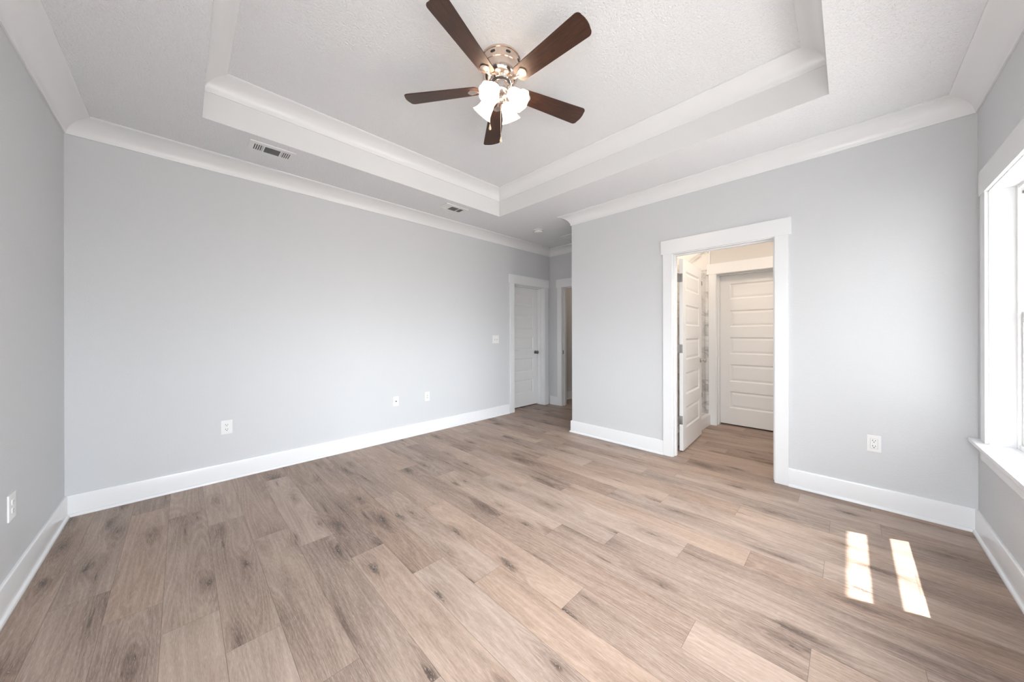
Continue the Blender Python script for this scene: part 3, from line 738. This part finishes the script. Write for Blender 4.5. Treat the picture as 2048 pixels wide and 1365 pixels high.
# ------------------------------------------------------------------ ceiling fan
FX, FY = 1.487, 1.601
fan = empty('ceiling_fan', (FX, FY, ZT), label='flush ceiling fan with five dark walnut blades and four lit bell shades', cat='ceiling fan')
z0 = -ZT
b = MB(); b.lathe([(0.128, 3.0425 + z0), (0.131, 3.036 + z0), (0.130, 3.029 + z0), (0.126, 3.027 + z0), (0.1265, 2.985 + z0), (0.128, 2.981 + z0), (0.127, 2.977 + z0), (0.122, 2.975 + z0),
                   (0.121, 2.965 + z0), (0.118, 2.945 + z0), (0.111, 2.925 + z0), (0.099, 2.910 + z0), (0.084, 2.902 + z0), (0.074, 2.900 + z0)], 64)
b.build('motor_housing', 'lampnickel', fan, 35)
for k in range(8):
    a = R_(227 + 22.5 + 45 * k); b = MB()
    b.poly([(0.016 * math.cos(2 * PI * i / 20), 0.0075 * math.sin(2 * PI * i / 20)) for i in range(20)], -0.0012, 0.0012, 0.0,
           Matrix.Translation((0.1264 * math.cos(a), 0.1264 * math.sin(a), 3.006 + z0)) @ Matrix.Rotation(a + PI / 2, 4, 'Z'))
    b.build('vent_slot', 'slot', fan)
b = MB(); b.lathe([(0.073, 2.901 + z0), (0.075, 2.898 + z0), (0.075, 2.888 + z0), (0.072, 2.885 + z0)], 48); b.build('hub', 'chrome', fan, 35)
b = MB(); b.lathe([(0.066, 2.8855 + z0), (0.066, 2.881 + z0)], 48); b.build('gasket_ring', 'slot', fan, 35)
b = MB(); b.lathe([(0.060, 2.882 + z0), (0.062, 2.876 + z0), (0.062, 2.835 + z0), (0.058, 2.824 + z0), (0.046, 2.812 + z0), (0.028, 2.804 + z0), (0.012, 2.800 + z0), (0.010, 2.790 + z0), (0.012, 2.784 + z0), (0.006, 2.776 + z0)], 48)
b.build('switch_housing', 'nickel', fan, 35)

def blade_outline():
    r0, r1 = 0.142, 0.660; pts = []
    def hw(r): return 0.052 + (r - r0) / (r1 - r0) * 0.020
    # root: rounded, tip: slightly bowed with round corners
    for i in range(9):
        a = PI / 2 + PI * i / 8; pts.append((r0 + 0.030 + 0.030 * math.cos(a), 0.052 * math.sin(a)))
    lower = [(r, -hw(r)) for r in (0.26, 0.36, 0.46, 0.56, 0.618)]
    tip = []
    for i in range(7):
        a = -PI / 2 + PI / 2 * i / 6; tip.append((0.624 + 0.026 * math.cos(a), -0.0705 + 0.026 + 0.026 * math.sin(a)))
    mid = [(0.6560, -0.022), (0.6580, 0.0), (0.6560, 0.022)]
    up = [(x, -y) for x, y in tip[::-1]]
    return pts + lower + tip + mid + up + [(x, -y) for x, y in lower[::-1]]
def build_blade(ang):
    m = Matrix.Rotation(ang, 4, 'Z') @ Matrix.Translation((0, 0, 2.861 + z0)) @ Matrix.Rotation(R_(-12), 4, 'X')
    bm = bmesh.new(); vs = [bm.verts.new((x, y, 0.003)) for x, y in blade_outline()]; f = bm.faces.new(vs)
    r = bmesh.ops.extrude_face_region(bm, geom=[f])
    for v in r['geom']:
        if isinstance(v, bmesh.types.BMVert): v.co.z = -0.003
    bmesh.ops.recalc_face_normals(bm, faces=bm.faces[:])
    bmesh.ops.bevel(bm, geom=[e for e in bm.edges if abs(e.verts[0].co.z - e.verts[1].co.z) < 1e-6], offset=0.0012, segments=2, affect='EDGES')
    b = MB(); b.bm.free(); b.bm = bm
    o = b.build('blade', 'blade', fan); o.matrix_local = m
    # iron: fan-shaped plate under the blade and an arm up to the hub
    b = MB(); out = [(0.172, -0.009)]
    out += [(0.184, -0.013), (0.204, -0.024), (0.222, -0.031)]
    for i in range(9):
        a = -1 + 2 * i / 8; out.append((0.244 - 0.022 * a * a, 0.031 * a))
    out += [(0.222, 0.031), (0.204, 0.024), (0.184, 0.013), (0.172, 0.009)]
    seen = []; 
    for p in out:
        if not seen or (abs(p[0] - seen[-1][0]) + abs(p[1] - seen[-1][1])) > 1e-5: seen.append(p)
    b.poly(seen, -0.0025, 0.0025, 0.001, Matrix.Translation((-0.022, 0, -0.006)) @ Matrix.Rotation(-PI / 2, 4, 'X'))
    inv = Matrix.Rotation(R_(12), 4, 'X')
    b.tube([inv @ Vector((0.070, 0, 0.034)), inv @ Vector((0.092, 0, 0.030)), inv @ Vector((0.115, 0, 0.008)), Vector((0.138, 0, -0.007)), Vector((0.168, 0, -0.009))], [0.010, 0.011, 0.011, 0.0095, 0.004], 12)
    b.build('blade_iron', 'lampnickel', o, 40)
for k in range(5): build_blade(R_(54 + 72 * k))

def shade_prof():
    return [(0.022, 0.0), (0.029, 0.004), (0.034, 0.012), (0.039, 0.025), (0.0435, 0.045), (0.047, 0.065), (0.051, 0.082), (0.057, 0.096), (0.0635, 0.106), (0.068, 0.112)]
for k in range(4):
    ang = R_(-72 - 90 * k)
    m = Matrix.Rotation(ang, 4, 'Z')
    tl = R_(42)
    d = Vector((math.sin(tl), 0, -math.cos(tl))); neck = Vector((0.072, 0, 2.812 + z0))
    b = MB(); b.tube([m @ Vector((0.050, 0, 2.846 + z0)), m @ Vector((0.062, 0, 2.835 + z0)), m @ (neck + d * -0.012), m @ (neck + d * 0.006)], [0.017, 0.019, 0.022, 0.024], 20)
    arm = b.build('lamp_arm', 'nickel', fan, 40)
    ax = m @ Matrix.Translation(neck) @ Vector((0, 0, 1)).rotation_difference(d).to_matrix().to_4x4()
    def wv(kk, a): return (0, 0, 0, 0, 0, 0, 0.004, 0.012, 0.025, 0.038)[kk] * math.cos(8 * a)
    b = MB(); b.lathe(shade_prof(), 64, ax, False, False, wv); b.build('glass_shade', 'shade', arm, 180)
    b = MB(); b.lathe([(0.011, 0.006), (0.013, 0.028), (0.018, 0.042), (0.0245, 0.058), (0.0265, 0.070), (0.0240, 0.083), (0.016, 0.092), (0.004, 0.096)], 24, ax); b.build('bulb', 'bulb', arm, 180)
def pull(dx, dy, z_end):
    b = MB(); top = 2.845 + z0; zf = z_end + z0
    n = int((top - zf) / 0.006)
    r = math.hypot(dx, dy); q = 0.0612 / r
    b.tube([(dx * q * 0.98, dy * q * 0.98, top + 0.004), (dx, dy, top)], 0.0022, 8)
    b.tube([(dx, dy, top), (dx, dy, zf + 0.02)], 0.0010, 6)
    for i in range(0, n): b.sphere((dx, dy, top - i * 0.006), 0.0017, 1, 8)
    o = b.build('pull_chain', 'nickel', fan, 60)
    b = MB(); b.lathe([(0.0015, 0.018), (0.003, 0.016), (0.004, 0.008), (0.0075, -0.004), (0.0085, -0.010), (0.007, -0.016), (0.002, -0.019)], 20, Matrix.Translation((dx, dy, zf))); b.build('fob', 'fob', o, 60)
M['fob'] = paint('cream_fob', (0.72, 0.58, 0.42), 0.35)
rv = Vector((0.7103, -0.7038)); fv = Vector((0.7038, 0.7103))
p1 = rv * -0.070 + fv * -0.004; p2 = rv * -0.002 + fv * 0.074
pull(p1.x, p1.y, 2.603); pull(p2.x, p2.y, 2.566)
